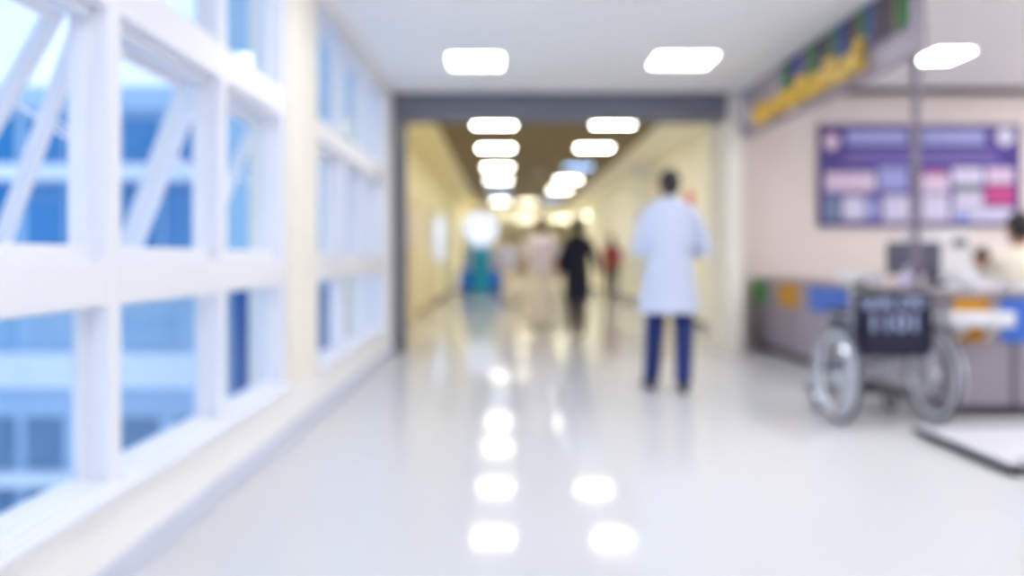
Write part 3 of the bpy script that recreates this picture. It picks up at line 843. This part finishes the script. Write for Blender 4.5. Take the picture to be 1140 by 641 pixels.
def person(label, loc, rz, J, H, skin, hairm, wear, hair='short', fem=False, vox=0.008, group=None):
    j = dict(BASE); j.update(J)
    j = {k: Vector(v) for k, v in j.items()}
    sc = H / 1.72
    t = thing('person', label, 'person', loc, rz, group)
    hr = Euler(j['hrot']).to_matrix()
    piv = j['nec'] + Vector((0, 0, 0.06))
    off = j['hea'] - Vector((0, 0.015, 1.60))
    def hp(x, y, z):
        p = Vector((x, y, z)) + off
        return piv + hr @ (p - piv)
    mb = bmesh.new()
    # head
    ell(mb, hp(0, 0.0, 1.628), (0.074, 0.092, 0.090), hr)
    ell(mb, hp(0, 0.03, 1.555), (0.054, 0.062, 0.066), hr)
    cap(mb, hp(0, 0.088, 1.615), hp(0, 0.110, 1.578), 0.009, 0.015, 8)
    ell(mb, hp(0, 0.09, 1.645), (0.05, 0.012, 0.010), hr, 10)
    ell(mb, hp(0, 0.087, 1.548), (0.024, 0.012, 0.010), hr, 10)
    ell(mb, hp(0, 0.075, 1.512), (0.025, 0.02, 0.018), hr, 10)
    for s in (-1, 1):
        ell(mb, hp(s * 0.077, -0.004, 1.60), (0.011, 0.021, 0.032), hr, 10)
        ell(mb, hp(s * 0.04, 0.062, 1.585), (0.02, 0.016, 0.02), hr, 10)
    cap(mb, j['nec'] - Vector((0, 0.0, 0.03)), hp(0, -0.005, 1.56), 0.058, 0.052)
    # torso
    sh = (j['shR'] - j['shL']).length / 2
    ax = (j['shR'] - j['shL']).normalized()
    up = (j['nec'] - j['pel']).normalized(); ay = up.cross(ax).normalized()
    L = lambda k: j['pel'].lerp(j['nec'], k)
    hipw = 0.155 if fem else 0.145
    loft(mb, [(L(-0.14), 0.10, 0.08, ax, ay), (L(0.0), hipw, 0.105, ax, ay), (L(0.25), 0.125 if fem else 0.135, 0.092, ax, ay), (L(0.6), 0.145 if fem else 0.158, 0.108, ax, ay), (L(0.82), sh * 0.93, 0.095, ax, ay), (L(0.93), sh * 0.7, 0.07, ax, ay), (L(1.0), 0.06, 0.055, ax, ay)])
    for s in 'LR':
        cap(mb, j['sh' + s] - Vector((0, 0, 0.03)), j['el' + s], 0.050, 0.040)
        cap(mb, j['el' + s], j['wr' + s], 0.041, 0.026)
        hand(mb, j['wr' + s], j['hf' + s], j['hn' + s], 1 if s == 'L' else -1)
        cap(mb, j['hi' + s], j['kn' + s], 0.082, 0.056)
        mid = j['kn' + s].lerp(j['an' + s], 0.3) + Vector((0, -0.015, 0))
        cap(mb, j['kn' + s], mid, 0.054, 0.054); cap(mb, mid, j['an' + s], 0.054, 0.036)
        cap(mb, j['an' + s] - Vector((0, 0.02, 0.045)), j['to' + s], 0.035, 0.026)
    remesh(mb, 'body', skin, t, vox, 3, scale=sc)
    for s in (-1, 1):
        e = MB(); c = hp(s * 0.031, 0.080, 1.608) * sc
        e.ball(c, 0.0115 * sc, M_eye, 12); e.build('eye', t, True)
    # hair
    mb = bmesh.new()
    ell(mb, hp(0, -0.014, 1.648), (0.084, 0.096, 0.088), hr)
    ell(mb, hp(0, -0.045, 1.60), (0.074, 0.062, 0.085), hr)
    if hair == 'long':
        ell(mb, hp(0, -0.055, 1.53), (0.082, 0.055, 0.12), hr)
        ell(mb, hp(0, -0.07, 1.44), (0.08, 0.04, 0.10), hr)
    if hair == 'bob':
        ell(mb, hp(0, -0.035, 1.57), (0.098, 0.075, 0.10), hr)
    if hair == 'bun':
        ell(mb, hp(0, -0.11, 1.66), (0.045, 0.04, 0.045), hr)
    remesh(mb, 'hair', hairm, t, 0.008, 3, scale=sc)
    # clothes
    for w in wear:
        kind, m = w[0], w[1]
        mb = bmesh.new()
        if kind in ('shirt', 'longshirt', 'coat'):
            bottom = w[2]; sleeve = w[3]; flare = w[4] if len(w) > 4 else 0.0
            zb = j['pel'].z
            up2 = up
            k0 = (bottom - j['pel'].z) / (j['nec'].z - j['pel'].z)
            rings = [(L(k0), hipw + 0.045 + flare, 0.125 + flare * 0.8, ax, ay), (L(k0 * 0.5), hipw + 0.04 + flare * 0.6, 0.13 + flare * .4, ax, ay), (L(0.2), hipw + 0.03, 0.13, ax, ay),
                     (L(0.6), 0.185 if not fem else 0.165, 0.132, ax, ay), (L(0.80), sh * 1.04, 0.118, ax, ay), (L(0.88), sh * 1.0, 0.10, ax, ay), (L(0.945), sh * 0.72, 0.082, ax, ay), (L(1.0), 0.082, 0.072, ax, ay), (L(1.04), 0.064, 0.062, ax, ay)]
            loft(mb, rings)
            for s in 'LR':
                a, c, d = j['sh' + s], j['el' + s], j['wr' + s]
                a = a + (j['pel'] - j['nec']).normalized() * 0.035 - ax * (0.022 if s == 'R' else -0.022)
                if sleeve == 'short':
                    cap(mb, a, a.lerp(c, 0.85), 0.068, 0.066)
                elif sleeve == 'elbow':
                    cap(mb, a, c, 0.070, 0.062); cap(mb, c, c.lerp(d, 0.35), 0.060, 0.055)
                elif sleeve == 'long':
                    cap(mb, a, c, 0.066, 0.056); cap(mb, c, c.lerp(d, 0.95), 0.056, 0.042)
            # collar ring
            o = remesh(mb, kind if kind != 'longshirt' else 'shirt', m, t, vox, 5, scale=sc)
        elif kind == 'trousers':
            wid = w[2] if len(w) > 2 else 1.0
            loft(mb, [(L(-0.12), 0.13, 0.10, ax, ay), (L(0.0), hipw + 0.015, 0.122, ax, ay), (L(0.22), 0.15, 0.11, ax, ay)])
            for s in 'LR':
                cap(mb, j['hi' + s], j['kn' + s], 0.100, 0.080 * wid)
                cap(mb, j['kn' + s], j['an' + s] + Vector((0, 0, 0.02)), 0.080 * wid, 0.066 * wid)
            remesh(mb, 'trousers', m, t, vox, 4, scale=sc)
        elif kind == 'skirt':
            bz, fl = w[2], w[3]
            c = Vector(((j['anL'] + j['anR']) / 2).to_tuple())
            pb0 = Vector((c.x * 0.7, c.y * 0.7, bz)); pt = j['pel'] + Vector((0, 0, 0.06))
            loft(mb, [(pb0, fl, fl * 0.8, AX, AY), (pb0.lerp(pt, 0.5), (fl + 0.18) / 2, (fl + 0.12) / 2 * 0.85, AX, AY), (pb0.lerp(pt, 0.8), 0.18, 0.135, AX, AY), (pt, 0.155, 0.11, AX, AY)])
            remesh(mb, 'skirt', m, t, vox, 4, scale=sc)
        elif kind == 'shoes':
            for s in 'LR':
                mb2 = bmesh.new()
                a, c = j['an' + s], j['to' + s]
                cap(mb2, a + Vector((0, -0.03, -0.045)), c, 0.042, 0.033)
                cap(mb2, a + Vector((0, 0.0, -0.02)), a + Vector((0, 0.03, -0.04)), 0.043, 0.042)
                remesh(mb2, 'shoe', m, t, 0.006, 3, scale=sc)
            mb.free()
    return t

M_lb = mat('light_blue_shirt_cloth', (200, 210, 234), 0.8, noise=0.04, nscale=30)
M_nav = mat('navy_trouser_cloth', (24, 44, 108), 0.8, noise=0.1, nscale=30)
M_shoe = mat('dark_shoe_leather', (34, 32, 46), 0.45)
M_blkc = mat('black_navy_coat_cloth', (16, 18, 40), 0.8)
M_brt = mat('dark_brown_cloth', (74, 62, 66), 0.8)
M_pkc = mat('pale_pink_blouse_cloth', (242, 230, 236), 0.8)
M_bei = mat('beige_skirt_cloth', (232, 220, 204), 0.8)
M_crm = mat('cream_shirt_cloth', (232, 224, 208), 0.8, noise=0.04, nscale=30)
M_lav2 = mat('lavender_cloth', (200, 200, 226), 0.8)
M_red = mat('dusty_red_cloth', (160, 70, 74), 0.8)
M_dk = mat('charcoal_cloth', (60, 58, 70), 0.8)

# the man: local z = 0 at the soles
man = person('man seen from behind walking in a long light blue shirt and navy trousers', (1.305, 6.4, 0), 0.0,
       dict(nec=(0, -0.005, 1.50), hea=(0, 0.015, 1.605), shL=(-0.20, 0, 1.39), shR=(0.20, 0, 1.39), elL=(-0.235, 0.04, 1.11), elR=(0.275, 0.02, 1.12),
            wrL=(-0.16, 0.25, 1.10), wrR=(0.20, 0.24, 1.06), hfL=(0.6, 0.8, 0.1), hfR=(-0.6, 0.8, 0.15), hnL=(-0.5, 0.2, -0.8), hnR=(0.5, 0.2, -0.8),
            knL=(-0.105, 0.05, 0.51), knR=(0.11, 0.0, 0.50), anL=(-0.115, 0.14, 0.085), anR=(0.085, -0.10, 0.095), toL=(-0.14, 0.30, 0.032), toR=(0.10, 0.06, 0.03),
            hrot=(-0.18, 0, 0)),
       1.745, M_skin, M_hair,
       [('shirt', M_lb, 0.62, 'elbow', 0.055), ('trousers', M_nav, 1.0), ('shoes', M_shoe)], vox=0.006)
person('person in a long black coat seen from behind walking down the corridor', (1.01, 11.25, 0), 0.0,
       dict(elL=(-0.23, -0.03, 1.13), elR=(0.25, -0.06, 1.14), wrL=(-0.24, 0.05, 0.9), wrR=(0.30, -0.05, 0.93), knL=(-0.08, 0.06, 0.5), anL=(-0.08, 0.14, 0.085), toL=(-0.09, 0.30, 0.03),
            knR=(0.07, 0.0, 0.5), anR=(0.06, -0.14, 0.11), toR=(0.07, 0.01, 0.03)),
       1.63, M_skin, M_hair, [('coat', M_blkc, 0.50, 'long', 0.0), ('trousers', M_brt, 1.0), ('shoes', M_shoe)], hair='bob', fem=True)
person('woman with brown hair in a pale pink blouse and long beige skirt', (0.53, 11.9, 0), 0.0,
       dict(elL=(-0.24, -0.02, 1.12), elR=(0.24, -0.02, 1.12), wrL=(-0.26, 0.04, 0.88), wrR=(0.24, 0.05, 0.88)),
       1.66, M_skin, M_hairb, [('shirt', M_pkc, 0.84, 'short', 0.0), ('skirt', M_bei, 0.16, 0.27), ('shoes', M_shoe)], hair='bob', fem=True)
person('distant person in a lavender top just beside the blue kiosk', (0.09, 18.2, 0), 0.0, dict(), 1.58, M_skin, M_hairb,
       [('shirt', M_lav2, 0.85, 'short', 0.0), ('trousers', M_bei, 1.0), ('shoes', M_shoe)], fem=True, vox=0.012)
person('distant person in a dusty red top walking beside the corridor wall', (2.62, 19.8, 0), 0.0,
       dict(anL=(-0.09, 0.1, 0.085), toL=(-0.1, 0.26, 0.03), anR=(0.09, -0.1, 0.085), toR=(0.1, 0.06, 0.03)), 1.62, M_skin, M_hair,
       [('shirt', M_red, 0.85, 'short', 0.0), ('trousers', M_dk, 0.9), ('shoes', M_shoe)], fem=True, hair='long', vox=0.012)
# seated clerks
def seated(lean=0.0, base=0.53):
    p = Vector((0, 0, base)); n = Vector((0, lean, base + math.sqrt(max(0.01, 0.50 ** 2 - lean ** 2))))
    d = (n - p).normalized()
    up = p + d * 0.45
    return dict(pel=p, nec=n, che=p.lerp(n, 0.6), hea=n + Vector((0, 0.02 + lean * 0.25, 0.15)), shL=up + Vector((-0.175, 0, 0)), shR=up + Vector((0.175, 0, 0)),
                elL=up + Vector((-0.20, 0.10, -0.25)), elR=up + Vector((0.24, 0.10, -0.24)), wrL=Vector((-0.15, up.y + 0.30, 0.74)), wrR=Vector((0.15, up.y + 0.30, 0.74)),
                hfL=(0.3, 1, 0), hfR=(-0.3, 1, 0), hnL=(0, 0, 1), hnR=(0, 0, 1),
                hiL=(-0.09, 0.02, base), hiR=(0.09, 0.02, base), knL=(-0.11, 0.42, base - 0.01), knR=(0.11, 0.42, base - 0.01),
                anL=(-0.11, 0.40, 0.095), anR=(0.11, 0.40, 0.095), toL=(-0.12, 0.55, 0.032), toR=(0.12, 0.55, 0.032))
J = seated(0.06, 0.57)
person('black-haired clerk in a cream shirt seated behind the reception counter, back turned', (4.06, 6.32, 0), -0.1, J, 1.82, M_skin, M_hair,
       [('shirt', M_crm, 0.50, 'elbow', 0.0), ('trousers', M_dk, 1.0), ('shoes', M_shoe)])
J2 = seated(0.24); J2['hrot'] = (-0.5, 0, 0)
person('seated person with lowered black-haired head next to the cream-shirted clerk', (5.17, 8.5, 0), 2.2, J2, 1.66, M_skin, M_hair,
       [('shirt', M_dk, 0.50, 'long', 0.0), ('trousers', M_dk, 1.0), ('shoes', M_shoe)])
def office_chair(x, y, rz, label, top=0.43):
    t = thing('office_chair', label, 'chair', (x, y, 0), rz, None)
    b = MB(); b.box(-0.22, 0.22, -0.20, 0.24, top - 0.06, top, M_dk, 0.02); b.build('seat', t, True)
    b = MB(); b.box(-0.19, 0.19, -0.30, -0.26, top + 0.10, top + 0.40, M_dk, 0.015); b.tube([(0, -0.28, top + 0.2), (0, -0.31, top), (0, -0.2, top - 0.045), (0, 0, top - 0.05)], 0.014, M_black); b.build('backrest', t, True)
    b = MB(); b.cyl((0, 0, 0.10), (0, 0, top - 0.05), 0.025, M_chrome); b.build('gas_lift', t, True)
    b = MB()
    for k in range(5):
        a = k * 2 * PI / 5
        b.tube([(0, 0, 0.11), (0.24 * math.cos(a), 0.24 * math.sin(a), 0.07)], 0.016, M_black)
    b.build('star_base', t, True)
    for k in range(5):
        a = k * 2 * PI / 5
        b = MB(); b.ball((0.24 * math.cos(a), 0.24 * math.sin(a), 0.031), 0.031, M_black, 12); b.build('caster', t, True)
office_chair(4.06, 6.32, -0.1, 'charcoal swivel chair under the cream-shirted clerk', 0.48)
office_chair(5.17, 8.5, 2.2, 'charcoal swivel chair under the person with the lowered head', 0.38)

# ------------------------------------------------------------------ CORRIDOR FITTINGS
t = thing('information_kiosk', 'distant kiosk with teal column, blue sides and a glowing round white sign', 'kiosk', (-0.72, 24.5, 0))
M_teal = mat('teal_panel', (0, 164, 208), 0.5)
M_roy = mat('royal_blue_panel', (36, 116, 236), 0.5)
b = MB(); b.box(-0.26, 0.26, -0.25, 0.2, 0.0, 1.45, M_teal, 0.03); b.build('column', t)
for s in (-1, 1):
    b = MB(); b.box(min(s * 0.26, s * 0.66), max(s * 0.26, s * 0.66), -0.2, 0.2, 0.06, 0.70, M_roy, 0.03)
    b.box(min(s * 0.28, s * 0.62), max(s * 0.28, s * 0.62), -0.16, 0.16, 0.0, 0.06, M_black); b.build('side_cabinet', t)
    b = MB(); b.box(min(s * 0.28, s * 0.60), max(s * 0.28, s * 0.60), -0.05, 0.0, 0.70, 1.30, M_pw, 0.01); b.build('side_display', t)
b = MB(); b.lathe((0, -0.30, 1.92), [(0.47, 0.0), (0.52, 0.03), (0.52, 0.17), (0.47, 0.20)], mat('lit_sign_face', (70, 74, 90), 0.5, emit=(228, 238, 255), estr=1.05), axis='Y', seg=40); b.build('lit_sign', t, True)
b = MB(); b.torus((0, -0.2, 1.92), 0.53, 0.03, mat('sign_rim_orange', (226, 170, 120), 0.5), 'Y', 40, 8); b.cyl((0, -0.1, 1.3), (0, -0.1, 1.5), 0.06, M_steel); b.build('sign_rim', t, True)

def door(n, x, side, y0, y1, m, h=2.1):
    """a door leaf with its frame on a corridor wall whose face is at x; side +1 faces +X"""
    t = struct_empty('door_%d' % n, (x, y0, 0))
    a = x; c = x + side * 0.03
    b = MB(); lo, hi = min(a, c), max(a, c)
    b.box(lo, hi, y0 - 0.06, y0, 0, h + 0.06, M_pillar, 0.004); b.box(lo, hi, y1, y1 + 0.06, 0, h + 0.06, M_pillar, 0.004); b.box(lo, hi, y0, y1, h, h + 0.06, M_pillar, 0.004)
    pb('door_frame', b, t)
    c2 = x + side * 0.02
    b = MB(); b.box(min(x, c2), max(x, c2), y0, y1, 0.005, h, m, 0.003); pb('door_leaf', b, t)
    c3 = x + side * 0.024
    b = MB(); b.box(min(c2, c3), max(c2, c3), y0 + 0.25, y1 - 0.25, 1.2, 1.85, M_pw, 0.002); pb('vision_panel', b, t)
    b = MB(); b.tube([(c2, y0 + 0.08, 1.0), (x + side * 0.06, y0 + 0.08, 1.0), (x + side * 0.06, y0 + 0.2, 1.0)], 0.01, M_steel); pb('door_handle', b, t)
M_dw = mat('pale_blue_white_door', (228, 230, 232), 0.5)
M_do = mat('ochre_wood_door', (222, 196, 140), 0.5)
door(1, 3.0, -1, 10.75, 11.75, M_dw)
door(2, 3.0, -1, 14.2, 15.2, mat('cream_door', (236, 220, 186), 0.5))
door(3, 3.0, -1, 17.2, 18.2, M_dw)
door(4, 3.0, -1, 23.5, 24.5, M_do)
door(5, -1.6, 1, 13.3, 14.4, M_do)
door(6, -1.6, 1, 16.2, 17.4, M_do)
door(7, -1.6, 1, 23.6, 24.8, M_dw)
# lit frosted window in the yellow wall
t = struct_empty('window_20', (-1.6, 19.8, 0))
b = MB(); b.box(-1.6, -1.57, 18.3, 18.4, 0.95, 2.1, M_white); b.box(-1.6, -1.57, 21.2, 21.3, 0.95, 2.1, M_white); b.box(-1.6, -1.57, 18.4, 21.2, 0.95, 1.0, M_white); b.box(-1.6, -1.57, 18.4, 21.2, 2.05, 2.1, M_white)
pb('window_frame', b, t)
b = MB(); b.box(-1.6, -1.59, 18.4, 21.2, 1.0, 2.05, mat('frosted_lit_glass', (90, 95, 105), 0.3, emit=(214, 226, 250), estr=0.75)); pb('pane', b, t)
t = thing('alarm_bell', 'small round red alarm bell on the cream wall beyond the walking man', 'alarm bell', (2.99, 13.0, 2.02))
b = MB(); b.lathe((0, 0, 0), [(0.02, -0.07), (0.09, -0.06), (0.12, -0.03), (0.125, 0.0)], mat('signal_red', (224, 44, 34), 0.35), axis='X'); b.build('bell_dome', t, True)
b = MB(); b.lathe((0, 0, 0), [(0.05, 0.0), (0.05, 0.01)], M_black, axis='X'); b.build('back_plate', t)
t = thing('hanging_sign', 'small grey white direction sign hanging under the corridor ceiling side strip', 'sign', (2.62, 15.5, 2.96))
b = MB(); b.box(-0.22, 0.22, -0.02, 0.02, -0.36, -0.10, mat('grey_white_sign', (206, 208, 214), 0.5), 0.006); b.build('sign_panel', t)
b = MB(); b.cyl((-0.16, 0, -0.10), (-0.16, 0, 0), 0.006, M_steel); b.cyl((0.16, 0, -0.10), (0.16, 0, 0), 0.006, M_steel); b.build('hanger', t)

# ------------------------------------------------------------------ WORLD, CAMERA
w = bpy.data.worlds.new('world'); SC.world = w
w.use_nodes = True
nt = w.node_tree
bg = nt.nodes['Background']
tc = nt.nodes.new('ShaderNodeTexCoord'); sp = nt.nodes.new('ShaderNodeSeparateXYZ'); cr = nt.nodes.new('ShaderNodeValToRGB')
nt.links.new(tc.outputs['Generated'], sp.inputs[0]); nt.links.new(sp.outputs['Z'], cr.inputs[0]); nt.links.new(cr.outputs[0], bg.inputs[0])
cr.color_ramp.elements[0].position = 0.0; cr.color_ramp.elements[0].color = lin((208, 226, 248))
cr.color_ramp.elements[1].position = 0.7; cr.color_ramp.elements[1].color = lin((184, 212, 248))
bg.inputs[1].default_value = 1.42

cam = bpy.data.cameras.new('camera')
co = bpy.data.objects.new('camera', cam); COL.objects.link(co)
co.location = (0, 0, 1.06); co.rotation_euler = (PI / 2, 0, 0)
cam.sensor_width = 36.0; cam.sensor_fit = 'HORIZONTAL'
FP = 900.0
cam.lens = 36.0 * FP / 1140.0
cam.shift_x = 8.0 / 1140.0
cam.shift_y = -33.5 / 1140.0
cam.clip_start = 0.05; cam.clip_end = 300
cam.dof.use_dof = True
cam.dof.focus_distance = 1.0
cam.dof.aperture_fstop = (cam.lens / 1000.0) / (20.0 / FP)
SC.camera = co
SC.view_settings.view_transform = 'Standard'
SC.view_settings.look = 'None'
SC.view_settings.gamma = 1.0
SC.view_settings.use_curve_mapping = False
SC.view_settings.exposure = 0.2
SC.cycles.use_denoising = True
SC.cycles.max_bounces = 10
SC.cycles.diffuse_bounces = 8
SC.cycles.transparent_max_bounces = 16
SC.cycles.caustics_reflective = False
SC.cycles.caustics_refractive = False
